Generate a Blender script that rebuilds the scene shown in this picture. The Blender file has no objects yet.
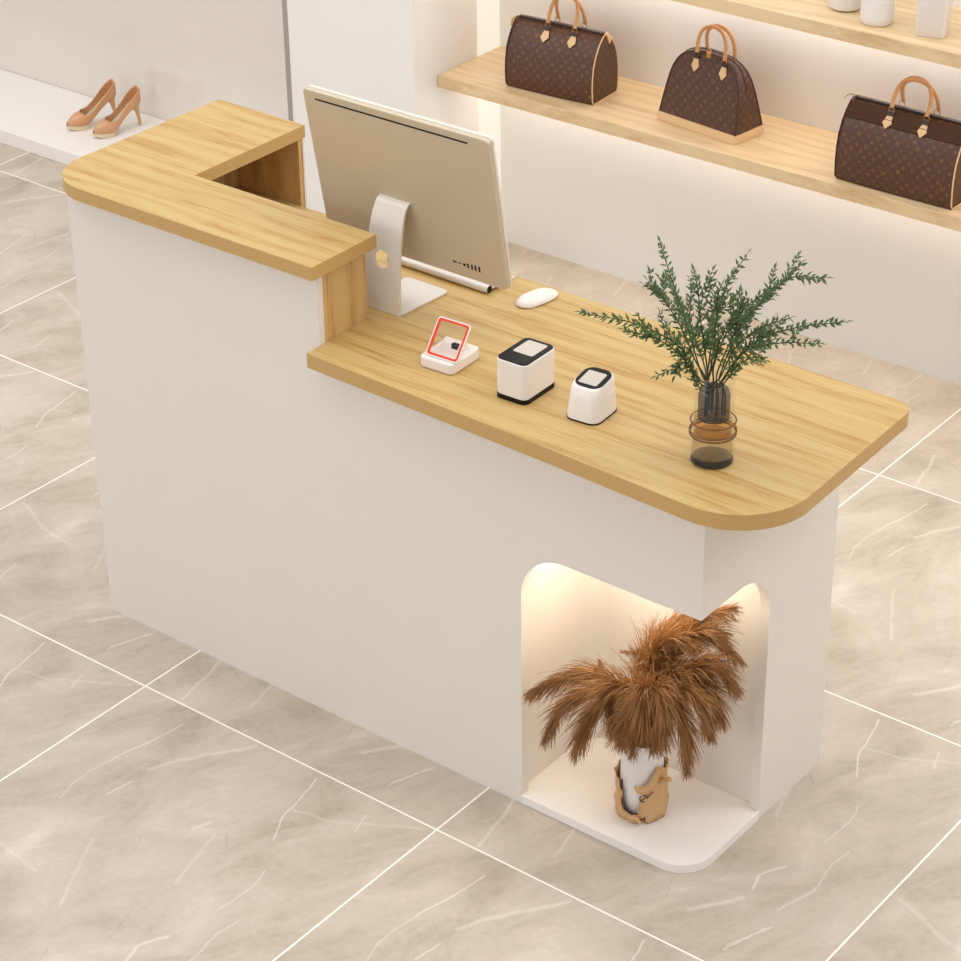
import bpy, bmesh, math, random
from mathutils import Vector, Matrix
random.seed(7)
PI = math.pi
SC = bpy.context.scene
COL = SC.collection

# ---------------------------------------------------------------- camera
cam_d = bpy.data.cameras.new('camera'); cam = bpy.data.objects.new('camera', cam_d); COL.objects.link(cam)
cam_d.sensor_width = 36.0; cam_d.lens = 2378.06 / 961 * 36.0; cam_d.clip_end = 60
cam.matrix_world = Matrix(((0.7872590559, -0.3046036848, 0.5361341008, 3.58641402),
                           (0.6165071982, 0.4056292473, -0.6748213010, -3.11481954),
                           (-0.0119186169, 0.8617897127, 0.5071256626, 3.08391497), (0, 0, 0, 1)))
SC.camera = cam
# ---------------------------------------------------------------- world, lights, exposure
w = bpy.data.worlds.new('world'); SC.world = w; w.use_nodes = True
bg = w.node_tree.nodes['Background']; bg.inputs[0].default_value = (0.985, 0.992, 1.0, 1); bg.inputs[1].default_value = 0.76
def area(name, loc, target, size, power, color, sy=None, spread=180):
    l = bpy.data.lights.new(name, 'AREA'); l.energy = power; l.color = color; l.size = size; l.spread = math.radians(spread)
    if sy: l.shape = 'RECTANGLE'; l.size_y = sy
    o = bpy.data.objects.new(name, l); COL.objects.link(o); o.location = loc
    d = Vector(target) - Vector(loc); o.rotation_euler = d.to_track_quat('-Z', 'Y').to_euler()
    return o
area('overhead_fill_light', (0.6, 0.2, 4.6), (0.6, 0.2, 0), 5.0, 98, (1, 0.992, 0.985), 4.6)  # added overhead area light, keeps the floor evenly bright
area('overhead_fill_light', (4.2, 2.0, 4.0), (1.6, 0.9, 0.4), 2.0, 52, (1, 0.992, 0.985), 1.8)  # added area light from the right, lifts the column's side face
area('overhead_fill_light', (-2.3, -0.2, 4.2), (-2.0, 1.7, 0.2), 1.8, 34, (1, 0.992, 0.985), 1.6)  # added over the left to brighten the glossy wall and plinth
area('front_fill_light', (-0.6, -5.2, 1.9), (0.4, 0.4, 0.7), 3.2, 40, (0.985, 0.992, 1.0), 2.0)  # added frontal fill for the counter front, no real window behind it
SC.view_settings.view_transform = 'Standard'; SC.view_settings.look = 'None'
SC.view_settings.exposure = 0.0; SC.view_settings.gamma = 1.0; SC.view_settings.use_curve_mapping = False

# ---------------------------------------------------------------- materials
def srgb(r, g, b):
    f = lambda c: ((c/255+0.055)/1.055)**2.4 if c/255 > 0.04045 else c/255/12.92
    return (f(r), f(g), f(b), 1)
class NT:
    def __init__(s, name):
        s.m = bpy.data.materials.new(name); s.m.use_nodes = True
        s.t = s.m.node_tree; s.b = s.t.nodes['Principled BSDF']; s.out = s.t.nodes['Material Output']
    def n(s, typ, **kw):
        k = s.t.nodes.new(typ)
        for a, v in kw.items():
            if a.startswith('i_'):
                k.inputs[a[2:].replace('_', ' ')].default_value = v
            else: setattr(k, a, v)
        return k
    def l(s, a, b): s.t.links.new(a, b)
    def val(s, x, sock):
        if isinstance(x, (int, float)): sock.default_value = x
        elif isinstance(x, tuple): sock.default_value = x
        else: s.l(x, sock)
    def math(s, op, a, b=0.0, c=None, clamp=False):
        k = s.n('ShaderNodeMath', operation=op); k.use_clamp = clamp
        s.val(a, k.inputs[0]); s.val(b, k.inputs[1])
        if c is not None: s.val(c, k.inputs[2])
        return k.outputs[0]
    def mix(s, f, a, b, mode='MIX'):
        k = s.n('ShaderNodeMix', data_type='RGBA', blend_type=mode)
        s.val(f, k.inputs[0]); s.val(a, k.inputs[6]); s.val(b, k.inputs[7]); return k.outputs[2]
    def ramp(s, f, stops):
        k = s.n('ShaderNodeValToRGB'); e = k.color_ramp.elements
        while len(e) < len(stops): e.new(0.5)
        for el, (p_, c) in zip(e, stops): el.position = p_; el.color = c
        s.l(f, k.inputs[0]); return k.outputs[0]
    def noise(s, vec, scale, detail=3, rough=0.5, dist=0.0):
        k = s.n('ShaderNodeTexNoise'); k.inputs['Scale'].default_value = scale; k.inputs['Detail'].default_value = detail
        k.inputs['Roughness'].default_value = rough; k.inputs['Distortion'].default_value = dist
        if vec is not None: s.l(vec, k.inputs['Vector'])
        return k.outputs[0]
    def mapping(s, vec, scale=(1, 1, 1), rot=(0, 0, 0), loc=(0, 0, 0)):
        k = s.n('ShaderNodeMapping'); k.inputs['Scale'].default_value = scale; k.inputs['Rotation'].default_value = rot; k.inputs['Location'].default_value = loc
        s.l(vec, k.inputs['Vector']); return k.outputs[0]
    def obj(s): return s.n('ShaderNodeTexCoord').outputs['Object']
def plain(name, col, rough=0.5, metal=0.0, spec=0.5, bump=0.0, bscale=200, coat=0.0, sheen=0.0):
    k = NT(name); b = k.b
    v = k.obj(); nz = k.noise(v, 6.0, 2)
    c2 = tuple(min(1, x*0.965) for x in col[:3]) + (1,)
    k.l(k.mix(nz, col, c2), b.inputs['Base Color'])
    b.inputs['Roughness'].default_value = rough; b.inputs['Metallic'].default_value = metal
    b.inputs['Specular IOR Level'].default_value = spec; b.inputs['Coat Weight'].default_value = coat
    b.inputs['Sheen Weight'].default_value = sheen
    if bump:
        bp = k.n('ShaderNodeBump'); bp.inputs['Strength'].default_value = bump; bp.inputs['Distance'].default_value = 0.002
        k.l(k.noise(v, bscale, 2), bp.inputs['Height']); k.l(bp.outputs[0], b.inputs['Normal'])
    return k.m
def wood(name, light, mid, dark, axis='x', rough=0.42, amount=1.0):
    k = NT(name); v = k.obj()
    if axis == 'z': v = k.mapping(v, rot=(0, PI/2, 0))   # upright grain
    warp = k.mapping(v, scale=(1.1, 7, 2))
    w1 = k.noise(warp, 1.6, 3, 0.55, 0.5)
    a = k.mapping(v, scale=(1.0, 26, 3)); n1 = k.noise(a, 2.4, 4, 0.6, 1.3)
    f = k.mapping(v, scale=(2.6, 120, 8)); n2 = k.noise(f, 3.0, 3, 0.6, 0.3)
    # cathedral figure: a stretched distorted wave
    wv = k.n('ShaderNodeTexWave', wave_type='BANDS', bands_direction='Y')
    wv.inputs['Scale'].default_value = 5.5; wv.inputs['Distortion'].default_value = 9.0; wv.inputs['Detail'].default_value = 2.5
    wv.inputs['Detail Scale'].default_value = 0.9
    k.l(k.mapping(v, scale=(0.32, 1.25, 1.25)), wv.inputs['Vector'])
    g = k.mapping(v, scale=(1.9, 58, 5)); n3 = k.noise(g, 2.2, 5, 0.65, 1.8)
    s = k.math('ADD', k.math('MULTIPLY', n1, 0.24), k.math('MULTIPLY', n2, 0.16))
    s = k.math('ADD', s, k.math('MULTIPLY', wv.outputs[1], 0.07*amount))
    s = k.math('ADD', s, k.math('MULTIPLY', w1, 0.18)); s = k.math('ADD', s, k.math('MULTIPLY', n3, 0.40))
    c = k.ramp(s, [(0.42, dark), (0.485, mid), (0.57, light)])
    k.l(c, k.b.inputs['Base Color']); k.b.inputs['Roughness'].default_value = rough
    bp = k.n('ShaderNodeBump'); bp.inputs['Strength'].default_value = 0.12; bp.inputs['Distance'].default_value = 0.001
    k.l(n2, bp.inputs['Height']); k.l(bp.outputs[0], k.b.inputs['Normal'])
    return k.m
M = {}
M['oak'] = wood('light_oak', srgb(200, 170, 112), srgb(190, 153, 90), srgb(170, 126, 68))
M['oak_upright'] = wood('light_oak_upright', srgb(208, 170, 112), srgb(192, 150, 92), srgb(164, 118, 66), 'z', amount=2.0)
M['oak_shelf'] = wood('pale_oak_shelf', srgb(228, 202, 160), srgb(218, 188, 144), srgb(203, 170, 124))
M['edge'] = plain('oak_side_face', srgb(196, 158, 98), 0.45)  # plain oak colour for the side faces of both tops
M['canvas_shade'] = plain('shaded_brown_canvas', srgb(78, 50, 36), 0.7, spec=0.2)  # brown canvas darkened to carry the shade on the bag's upper slope
M['white'] = plain('white_lacquer', srgb(232, 224, 215), 0.35, spec=0.35)
M['wall'] = plain('white_wall_panel', srgb(240, 236, 231), 0.5, spec=0.3)
M['gloss_wall'] = plain('glossy_wall_panel', srgb(228, 219, 209), 0.12, spec=0.5, coat=0.5)
M['plinth'] = plain('white_plinth', srgb(244, 238, 232), 0.35)
M['silver'] = plain('warm_silver_aluminium', srgb(203, 188, 164), 0.42, metal=0.25, spec=0.4)
M['silver_light'] = plain('light_silver_aluminium', srgb(226, 217, 206), 0.4, metal=0.1)
M['screen'] = plain('dark_screen_glass', srgb(20, 20, 22), 0.08)
M['black'] = plain('black_plastic', srgb(10, 9, 9), 0.35, spec=0.25)
M['white_plastic'] = plain('white_plastic', srgb(238, 228, 220), 0.3)
M['window_grey'] = plain('scan_window_glass', srgb(204, 192, 180), 0.12)
M['red'] = plain('red_frame', srgb(226, 62, 30), 0.4)
M['tan'] = plain('tan_leather', srgb(216, 160, 104), 0.5, bump=0.1)
M['tan_light'] = plain('natural_leather', srgb(232, 194, 146), 0.5, bump=0.1)
M['dark_leather'] = plain('dark_brown_leather', srgb(58, 36, 30), 0.5, bump=0.1)
M['brass'] = plain('brass', srgb(196, 150, 78), 0.3, metal=0.9)
M['trim'] = plain('grey_metal_trim', srgb(172, 166, 160), 0.4, metal=0.4)
M['ceramic'] = plain('white_ceramic', srgb(236, 230, 226), 0.4)
M['shoe'] = plain('nude_patent_leather', srgb(210, 156, 112), 0.3, coat=0.2)
M['insole'] = plain('cream_insole', srgb(214, 196, 168), 0.6)
M['shoe_sole'] = plain('cream_sole', srgb(226, 206, 170), 0.4)
M['heel'] = plain('tan_heel', srgb(208, 168, 112), 0.35)
M['kraft'] = plain('kraft_paper', srgb(208, 166, 116), 0.75, bump=0.6, bscale=60)
M['stem_dark'] = plain('dark_stem', srgb(46, 50, 38), 0.7)
M['straw'] = plain('straw_stem', srgb(176, 126, 66), 0.8)
M['ink'] = plain('black_ink', srgb(34, 28, 24), 0.6)

def glassy(name, tint, gloss=0.07, rough=0.03, opac=0.0, body=(0.5, 0.5, 0.5, 1)):
    k = NT(name); k.t.nodes.remove(k.b)
    tr = k.n('ShaderNodeBsdfTransparent'); tr.inputs[0].default_value = tint
    gl = k.n('ShaderNodeBsdfGlossy'); gl.inputs['Roughness'].default_value = rough; gl.inputs[0].default_value = (1, 1, 1, 1)
    fr = k.n('ShaderNodeLayerWeight'); fr.inputs[0].default_value = 0.5
    f = k.math('MULTIPLY_ADD', k.math('POWER', fr.outputs['Facing'], 3.5), gloss*6, .02, clamp=True)
    base = tr.outputs[0]
    if opac:
        df = k.n('ShaderNodeBsdfDiffuse'); df.inputs[0].default_value = body
        mx0 = k.n('ShaderNodeMixShader'); mx0.inputs[0].default_value = opac
        k.l(base, mx0.inputs[1]); k.l(df.outputs[0], mx0.inputs[2]); base = mx0.outputs[0]
    mx = k.n('ShaderNodeMixShader'); k.l(f, mx.inputs[0]); k.l(base, mx.inputs[1]); k.l(gl.outputs[0], mx.inputs[2])
    k.l(mx.outputs[0], k.out.inputs[0]); return k.m
M['glass'] = glassy('clear_glass', (0.97, 0.97, 0.97, 1))
M['smoke_glass'] = glassy('smoky_grey_glass', (0.55, 0.55, 0.57, 1), gloss=0.03, opac=0.22, body=srgb(70, 70, 74))
M['amber_glass'] = glassy('amber_glass', (0.93, 0.76, 0.52, 1), opac=0.04, body=srgb(180, 110, 50))
M['sand_glass'] = glassy('sand_tinted_glass', (0.95, 0.90, 0.80, 1), opac=0.15, body=srgb(200, 170, 120))
M['clear_panel'] = glassy('clear_plastic', (0.97, 0.96, 0.95, 1), gloss=0.06)

def emit(name, col, s):
    k = NT(name); k.b.inputs['Base Color'].default_value = (1, 1, 1, 1)
    k.b.inputs['Emission Color'].default_value = col; k.b.inputs['Emission Strength'].default_value = s; return k.m
M['led'] = emit('warm_light_strip', srgb(252, 250, 250), 12.5)
M['led_slot'] = emit('cove_light_diffuser', srgb(255, 247, 228), 0.70); M['led_slot'].node_tree.nodes['Principled BSDF'].inputs['Base Color'].default_value = (.28, .27, .25, 1)
M['led_niche'] = emit('niche_light_strip', srgb(255, 240, 214), 11.5)

# distance-to-segment node group, used for marble veins and monogram letters
def seg_group():
    g = bpy.data.node_groups.new('segment_mask', 'ShaderNodeTree')
    for nm, t in (('P', 'NodeSocketVector'), ('A', 'NodeSocketVector'), ('B', 'NodeSocketVector'), ('Width', 'NodeSocketFloat'), ('Strength', 'NodeSocketFloat')):
        g.interface.new_socket(nm, in_out='INPUT', socket_type=t)
    g.interface.new_socket('Mask', in_out='OUTPUT', socket_type='NodeSocketFloat')
    i = g.nodes.new('NodeGroupInput'); o = g.nodes.new('NodeGroupOutput')
    def vm(op, a, b=None, sc=None):
        k = g.nodes.new('ShaderNodeVectorMath'); k.operation = op; g.links.new(a, k.inputs[0])
        if b is not None: g.links.new(b, k.inputs[1])
        if sc is not None: g.links.new(sc, k.inputs['Scale'])
        return k
    def mm(op, a, b, clamp=False):
        k = g.nodes.new('ShaderNodeMath'); k.operation = op; k.use_clamp = clamp
        for x, s in ((a, k.inputs[0]), (b, k.inputs[1])):
            if isinstance(x, float): s.default_value = x
            else: g.links.new(x, s)
        return k.outputs[0]
    pa = vm('SUBTRACT', i.outputs['P'], i.outputs['A']).outputs[0]; ba = vm('SUBTRACT', i.outputs['B'], i.outputs['A']).outputs[0]
    h = mm('DIVIDE', vm('DOT_PRODUCT', pa, ba).outputs['Value'], vm('DOT_PRODUCT', ba, ba).outputs['Value'], True)
    q = vm('SCALE', ba, sc=h).outputs[0]
    d = vm('LENGTH', vm('SUBTRACT', pa, q).outputs[0]).outputs['Value']
    m = mm('SUBTRACT', 1.0, mm('DIVIDE', d, i.outputs['Width']), True)
    g.links.new(mm('MULTIPLY', m, i.outputs['Strength']), o.inputs[0]); return g
SEG = seg_group()
def seg(k, p, a, b, wd, st):
    n = k.n('ShaderNodeGroup'); n.node_tree = SEG; k.l(p, n.inputs['P'])
    n.inputs['A'].default_value = (a[0], a[1], 0); n.inputs['B'].default_value = (b[0], b[1], 0)
    n.inputs['Width'].default_value = wd; n.inputs['Strength'].default_value = st; return n.outputs[0]

TX, TY, TA, TB = 0.8376, 0.899, 0.2856, -0.1748
def floor_mat():
    k = NT('beige_marble_tile'); v = k.obj()
    sep = k.n('ShaderNodeSeparateXYZ'); k.l(v, sep.inputs[0])
    u = k.math('DIVIDE', k.math('SUBTRACT', sep.outputs[0], TA), TX); r = k.math('DIVIDE', k.math('SUBTRACT', sep.outputs[1], TB), TY)
    fu = k.math('FRACT', u); fr = k.math('FRACT', r)
    cmb = k.n('ShaderNodeCombineXYZ'); k.l(fu, cmb.inputs[0]); k.l(fr, cmb.inputs[1]); p0 = cmb.outputs[0]
    # slight wobble of the veins
    nt = k.n('ShaderNodeTexNoise'); nt.inputs['Scale'].default_value = 9; nt.inputs['Detail'].default_value = 3; k.l(p0, nt.inputs['Vector'])
    s1 = k.n('ShaderNodeVectorMath', operation='SUBTRACT'); k.l(nt.outputs['Color'], s1.inputs[0]); s1.inputs[1].default_value = (.5, .5, .5)
    s2 = k.n('ShaderNodeVectorMath', operation='SCALE'); k.l(s1.outputs[0], s2.inputs[0]); s2.inputs['Scale'].default_value = 0.022
    s3 = k.n('ShaderNodeVectorMath', operation='ADD'); k.l(p0, s3.inputs[0]); k.l(s2.outputs[0], s3.inputs[1])
    s4 = k.n('ShaderNodeVectorMath', operation='MULTIPLY'); k.l(s3.outputs[0], s4.inputs[0]); s4.inputs[1].default_value = (1, 1, 0)
    P = s4.outputs[0]
    rot = k.mapping(P, rot=(0, 0, math.radians(-62)))
    big = k.noise(k.mapping(rot, scale=(1.8, 3.0, 1)), 1.8, 6, 0.6, 0.7)
    med = k.noise(k.mapping(rot, scale=(3, 11, 1), loc=(3, 1, 0)), 2.0, 5, 0.6, 1.6)
    fine = k.noise(k.mapping(v, scale=(30, 30, 1)), 2.0, 4, 0.6)
    s = k.math('ADD', k.math('MULTIPLY', big, 0.68), k.math('MULTIPLY', med, 0.12)); s = k.math('ADD', s, k.math('MULTIPLY', fine, 0.15))
    c = k.ramp(s, [(0.34, srgb(174, 160, 142)), (0.45, srgb(192, 179, 162)), (0.55, srgb(203, 190, 174)), (0.66, srgb(216, 205, 191))])
    V = [([(0.202,0.94),(0.177,0.827),(0.159,0.746)],.006,.85),([(0.159,0.746),(0.149,0.674),(0.153,0.617),(0.171,0.561)],.006,.5),
         ([(0.631,0.974),(0.652,0.901),(0.665,0.823),(0.705,0.747)],.006,.9),([(0.823,0.945),(0.846,0.884)],.006,.6),
         ([(0.669,0.855),(0.762,0.873),(0.871,0.931),(0.968,0.984)],.012,.3),([(0.268,0.765),(0.304,0.834),(0.373,0.924),(0.415,0.984)],.016,.5),
         ([(0.581,0.678),(0.608,0.597),(0.633,0.507)],.014,.4),([(0.523,0.666),(0.539,0.705)],.016,.6),
         ([(0.768,0.655),(0.786,0.597),(0.78,0.497)],.006,.55),([(0.843,0.499),(0.835,0.442),(0.848,0.332)],.007,.5),
         ([(0.255,0.639),(0.268,0.708)],.007,.8),([(0.736,0.264),(0.719,0.31),(0.748,0.366)],.009,.8),
         ([(0.837,0.182),(0.815,0.134),(0.794,0.072)],.006,.85),([(0.077,0.194),(0.1,0.119),(0.12,0.011)],.012,.55),
         ([(0.268,0.193),(0.291,0.088)],.007,.5),([(0.795,0.054),(0.826,0.168)],.006,.8),
         ([(0.654,0.123),(0.699,0.179),(0.729,0.222)],.018,.6),([(0.819,0.232),(0.849,0.338)],.008,.6),
         ([(0.03,0.42),(0.10,0.40),(0.2,0.36),(0.33,0.35)],.014,.35),([(0.36,0.5),(0.4,0.42),(0.47,0.3)],.012,.35)]
    tot = None
    for pts, wd, st in V:
        for a, b in zip(pts, pts[1:]):
            m = seg(k, P, a, b, wd*.62, st*.62); tot = m if tot is None else k.math('MAXIMUM', tot, m)
    c = k.mix(tot, c, srgb(244, 236, 226))
    D = [([(0.6,0.7),(0.64,0.66)],.004,.5),([(0.126,0.183),(0.18,0.164)],.004,.5),([(0.56,0.189),(0.585,0.122)],.004,.35),([(0.615,0.381),(0.654,0.27)],.004,.35),([(0.44,0.58),(0.47,0.52)],.004,.3)]
    dk = None
    for pts, wd, st in D:
        m = seg(k, P, pts[0], pts[1], wd*.8, st*.55); dk = m if dk is None else k.math('MAXIMUM', dk, m)
    c = k.mix(dk, c, srgb(120, 102, 86))
    # pale joints
    def edge(f, w_):
        a = k.math('ABSOLUTE', k.math('SUBTRACT', f, 0.5)); return k.math('GREATER_THAN', a, 0.5-w_)
    g = k.math('MAXIMUM', edge(fu, 0.0026), edge(fr, 0.0024))
    c = k.mix(g, c, srgb(250, 244, 236))
    k.l(c, k.b.inputs['Base Color']); k.b.inputs['Roughness'].default_value = 0.36; k.b.inputs['Specular IOR Level'].default_value = 0.35
    return k.m
M['floor'] = floor_mat()

def mono_mat():
    k = NT('brown_monogram_canvas'); uv = k.n('ShaderNodeUVMap').outputs[0]
    def cell(scale, off):
        m = k.mapping(uv, scale=(scale*.66, scale*.66, 1), loc=off, rot=(0, 0, math.radians(45)))
        fr = k.n('ShaderNodeVectorMath', operation='FRACTION'); k.l(m, fr.inputs[0])
        sb = k.n('ShaderNodeVectorMath', operation='SUBTRACT'); k.l(fr.outputs[0], sb.inputs[0]); sb.inputs[1].default_value = (.5, .5, 0)
        return k.mapping(sb.outputs[0], rot=(0, 0, math.radians(-45)))
    pa = cell(38, (0, 0, 0)); pb = cell(38, (.5, .5, 0)); pc = cell(38, (.5, 0, 0)); pd = cell(38, (0, .5, 0))
    tot = None
    def add(m):
        nonlocal tot; tot = m if tot is None else k.math('MAXIMUM', tot, m, clamp=True)
    for a, b in (((-.13, .12), (-.13, -.12)), ((-.13, -.12), (.03, -.12)), ((-.05, .12), (.05, -.1)), ((.05, -.1), (.15, .12))):
        add(seg(k, pa, a, b, .05, 1.5))
    for a, b in (((-.14, 0), (.14, 0)), ((0, -.14), (0, .14))): add(seg(k, pb, a, b, .06, 1.4))
    for p_ in (pc,):
        add(seg(k, p_, (-.07, 0), (.07, 0), .11, 1.1)); add(seg(k, p_, (0, -.07), (0, .07), .11, 1.1))
    add(seg(k, pd, (-.09, -.09), (.09, .09), .055, 1.2)); add(seg(k, pd, (-.09, .09), (.09, -.09), .055, 1.2))
    base = k.mix(k.noise(k.mapping(uv, scale=(400, 400, 1)), 1.0, 2), srgb(88, 56, 40), srgb(72, 45, 33))
    fade = k.noise(k.mapping(uv, scale=(45, 45, 1)), 1.0, 2)
    c = k.mix(k.math('MULTIPLY', tot, k.math('MULTIPLY_ADD', fade, 1.5, -.42, clamp=True), clamp=True), base, srgb(150, 100, 42))
    k.l(c, k.b.inputs['Base Color']); k.b.inputs['Roughness'].default_value = 0.48; return k.m
M['mono'] = mono_mat()

def leaf_mat(name, a, b, tr=0.25, scale=60):
    k = NT(name); c = k.mix(k.noise(k.obj(), scale, 2), a, b); k.l(c, k.b.inputs['Base Color']); k.b.inputs['Roughness'].default_value = 0.55
    t = k.n('ShaderNodeBsdfTranslucent'); k.l(c, t.inputs[0]); mx = k.n('ShaderNodeMixShader'); mx.inputs[0].default_value = tr
    k.l(k.b.outputs[0], mx.inputs[1]); k.l(t.outputs[0], mx.inputs[2]); k.l(mx.outputs[0], k.out.inputs[0]); return k.m
M['leaf'] = leaf_mat('dark_green_leaf', srgb(58, 84, 50), srgb(106, 132, 74))
M['pampas'] = leaf_mat('russet_plume', srgb(108, 70, 38), srgb(198, 144, 84), 0.3, 34)

# ---------------------------------------------------------------- mesh helpers
def link(name, bm, mat, parent=None, smooth=False, bevel=0.0, bseg=2):
    me = bpy.data.meshes.new(name); bmesh.ops.recalc_face_normals(bm, faces=bm.faces); bm.to_mesh(me); bm.free()
    mats = mat if isinstance(mat, (list, tuple)) else [mat]
    for m in mats: me.materials.append(m)
    o = bpy.data.objects.new(name, me); COL.objects.link(o)
    if parent: o.parent = parent
    if smooth:
        for p_ in me.polygons: p_.use_smooth = True
        me.set_sharp_from_angle(angle=math.radians(38))
    if bevel:
        b = o.modifiers.new('bevel', 'BEVEL'); b.width = bevel; b.segments = bseg; b.limit_method = 'ANGLE'; b.angle_limit = math.radians(40)
    return o
def box(bm, x0, x1, y0, y1, z0, z1):
    vs = [bm.verts.new((x, y, z)) for z in (z0, z1) for y in (y0, y1) for x in (x0, x1)]
    for f in ((0, 2, 3, 1), (4, 5, 7, 6), (0, 1, 5, 4), (2, 6, 7, 3), (0, 4, 6, 2), (1, 3, 7, 5)): bm.faces.new([vs[i] for i in f])
def B(*a):
    bm = bmesh.new(); box(bm, *a); return bm
def prism(bm, pts, h0, h1, plane='xy'):
    def mk(p, h):
        return {'xy': (p[0], p[1], h), 'xz': (p[0], h, p[1]), 'yz': (h, p[0], p[1])}[plane]
    a = [bm.verts.new(mk(p, h0)) for p in pts]; b = [bm.verts.new(mk(p, h1)) for p in pts]
    n = len(pts); bm.faces.new(a[::-1]); bm.faces.new(b)
    for i in range(n): bm.faces.new((a[i], a[(i+1) % n], b[(i+1) % n], b[i]))
def rounded(pts, seg_=10):
    """pts: (x, y, r) -> outline with rounded corners"""
    out = []; n = len(pts)
    for i, (x, y, r) in enumerate(pts):
        if r <= 0: out.append((x, y)); continue
        P = Vector((x, y)); a = (Vector(pts[i-1][:2]) - P).normalized(); b = (Vector(pts[(i+1) % n][:2]) - P).normalized()
        th = a.angle(b); t = r / math.tan(th/2); c = P + (a+b).normalized() * (r / math.sin(th/2))
        s = P + a*t - c; e = P + b*t - c; a0 = math.atan2(s.y, s.x); d = math.atan2(e.y, e.x) - a0
        while d > PI: d -= 2*PI
        while d < -PI: d += 2*PI
        for j in range(seg_+1):
            q = a0 + d*j/seg_; out.append((c.x + r*math.cos(q), c.y + r*math.sin(q)))
    return out
def rbox_pts(cx, cy, w_, d_, r, s=6):
    return rounded([(cx-w_/2, cy-d_/2, r), (cx+w_/2, cy-d_/2, r), (cx+w_/2, cy+d_/2, r), (cx-w_/2, cy+d_/2, r)], s)
def tube(bm, pts, rad, n=8, closed=False, cap=True, flat=None):
    pts = [Vector(p) for p in pts]; N = len(pts); rings = []; up = None
    for i, p in enumerate(pts):
        if closed: t = (pts[(i+1) % N] - pts[i-1]).normalized()
        else: t = (pts[min(i+1, N-1)] - pts[max(i-1, 0)]).normalized()
        if up is None:
            up = Vector((0, 0, 1)) if abs(t.z) < 0.9 else Vector((1, 0, 0))
        s = t.cross(up).normalized(); up = s.cross(t).normalized()
        r = rad[i] if isinstance(rad, (list, tuple)) else rad
        rings.append([bm.verts.new(p + (s*math.cos(2*PI*j/n) + up*math.sin(2*PI*j/n)*(flat or 1))*r) for j in range(n)])
    M_ = N if closed else N-1
    for i in range(M_):
        a, b = rings[i], rings[(i+1) % N]
        for j in range(n): bm.faces.new((a[j], a[(j+1) % n], b[(j+1) % n], b[j]))
    if cap and not closed: bm.faces.new(rings[0][::-1]); bm.faces.new(rings[-1])
def lathe(bm, prof, cx=0, cy=0, n=40, closed=False):
    rings = [[bm.verts.new((cx+r*math.cos(2*PI*j/n), cy+r*math.sin(2*PI*j/n), z)) for j in range(n)] for r, z in prof]
    m = len(rings)
    for i in range(m if closed else m-1):
        a, b = rings[i], rings[(i+1) % m]
        for j in range(n): bm.faces.new((a[j], a[(j+1) % n], b[(j+1) % n], b[j]))
    if not closed:
        if prof[0][0] > 1e-5: bm.faces.new(rings[0][::-1])
        if prof[-1][0] > 1e-5: bm.faces.new(rings[-1])
def spline(ctrl, n=8):
    P = [Vector(c) for c in ctrl]; P = [P[0]*2-P[1]] + P + [P[-1]*2-P[-2]]; out = []
    for i in range(1, len(P)-2):
        for j in range(n):
            t = j/n; a, b, c, d = P[i-1], P[i], P[i+1], P[i+2]
            out.append(0.5*((2*b)+(c-a)*t+(2*a-5*b+4*c-d)*t*t+(3*b-a-3*c+d)*t**3))
    out.append(P[-2].copy()); return out
def boolean(o, cutters):
    for c in cutters:
        m = o.modifiers.new('cut', 'BOOLEAN'); m.operation = 'DIFFERENCE'; m.object = c; m.solver = 'EXACT'
    dg = bpy.context.evaluated_depsgraph_get(); dg.update(); me = bpy.data.meshes.new_from_object(o.evaluated_get(dg))
    o.modifiers.clear(); old = o.data; o.data = me; bpy.data.meshes.remove(old)
    for c in cutters: bpy.data.objects.remove(c)
def tag(o, label, cat, group=None):
    o['label'] = label; o['category'] = cat
    if group: o['group'] = group
    return o
def thing(name, label, cat, loc=(0, 0, 0), rz=0, group=None):
    o = bpy.data.objects.new(name, None); COL.objects.link(o); o.location = loc; o.rotation_euler = (0, 0, rz); o.empty_display_size = .05
    return tag(o, label, cat, group)
def struct(name, bm, mat, **k):
    o = link(name, bm, mat, **k); o['kind'] = 'structure'; return o
def copy_tree(o, parent=None):
    c = o.copy(); COL.objects.link(c)
    if parent: c.parent = parent
    for ch in list(o.children): copy_tree(ch, c)
    return c

# ---------------------------------------------------------------- the setting
YW = 2.1807
bm = bmesh.new(); box(bm, -9, 8, -8, YW+.1, -.05, 0); struct('floor', bm, M['floor'])
struct('wall_back', B(-.54, 8, YW, YW+.1, 0, 2.6), M['wall'])
struct('wall_left', B(-9, -.54, YW, YW+.1, 0, 2.6), M['gloss_wall'])
# projecting wall column between the display wall and the shelving
struct('wall_column', B(-.995, -.519, 1.775, 2.065, 0, 2.6), M['wall'])
struct('trim_1', B(-1.012, -.994, 1.772, 1.79, 0, 2.6), M['trim'], bevel=.002)
# cove light in the slot between column and back wall
cl = link('cove_light', B(-.60, -.524, 2.066, 2.1795, 0.001, 2.6), M['led_slot'])
tag(cl, 'tall vertical cove light glowing in the slot beside the white wall column', 'light')

# ---------------------------------------------------------------- shelves
SY = 1.877
for z, lab, x1 in ((.6316, 'lower pale oak wall shelf carrying the three handbags', 4.1), (1.0505, 'upper pale oak wall shelf carrying the white vases', 4.1)):
    s = thing('wall_shelf', lab, 'shelf', (-.517, SY, z-.0364))
    link('board', B(0, x1+.5, 0, YW-SY-.001, 0, .0364), M['oak_shelf'], s, bevel=.0015)
    link('light_strip', B(.02, x1+.4, YW-SY-.07, YW-SY-.045, -.009, -.0005), M['led'], s)

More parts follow.
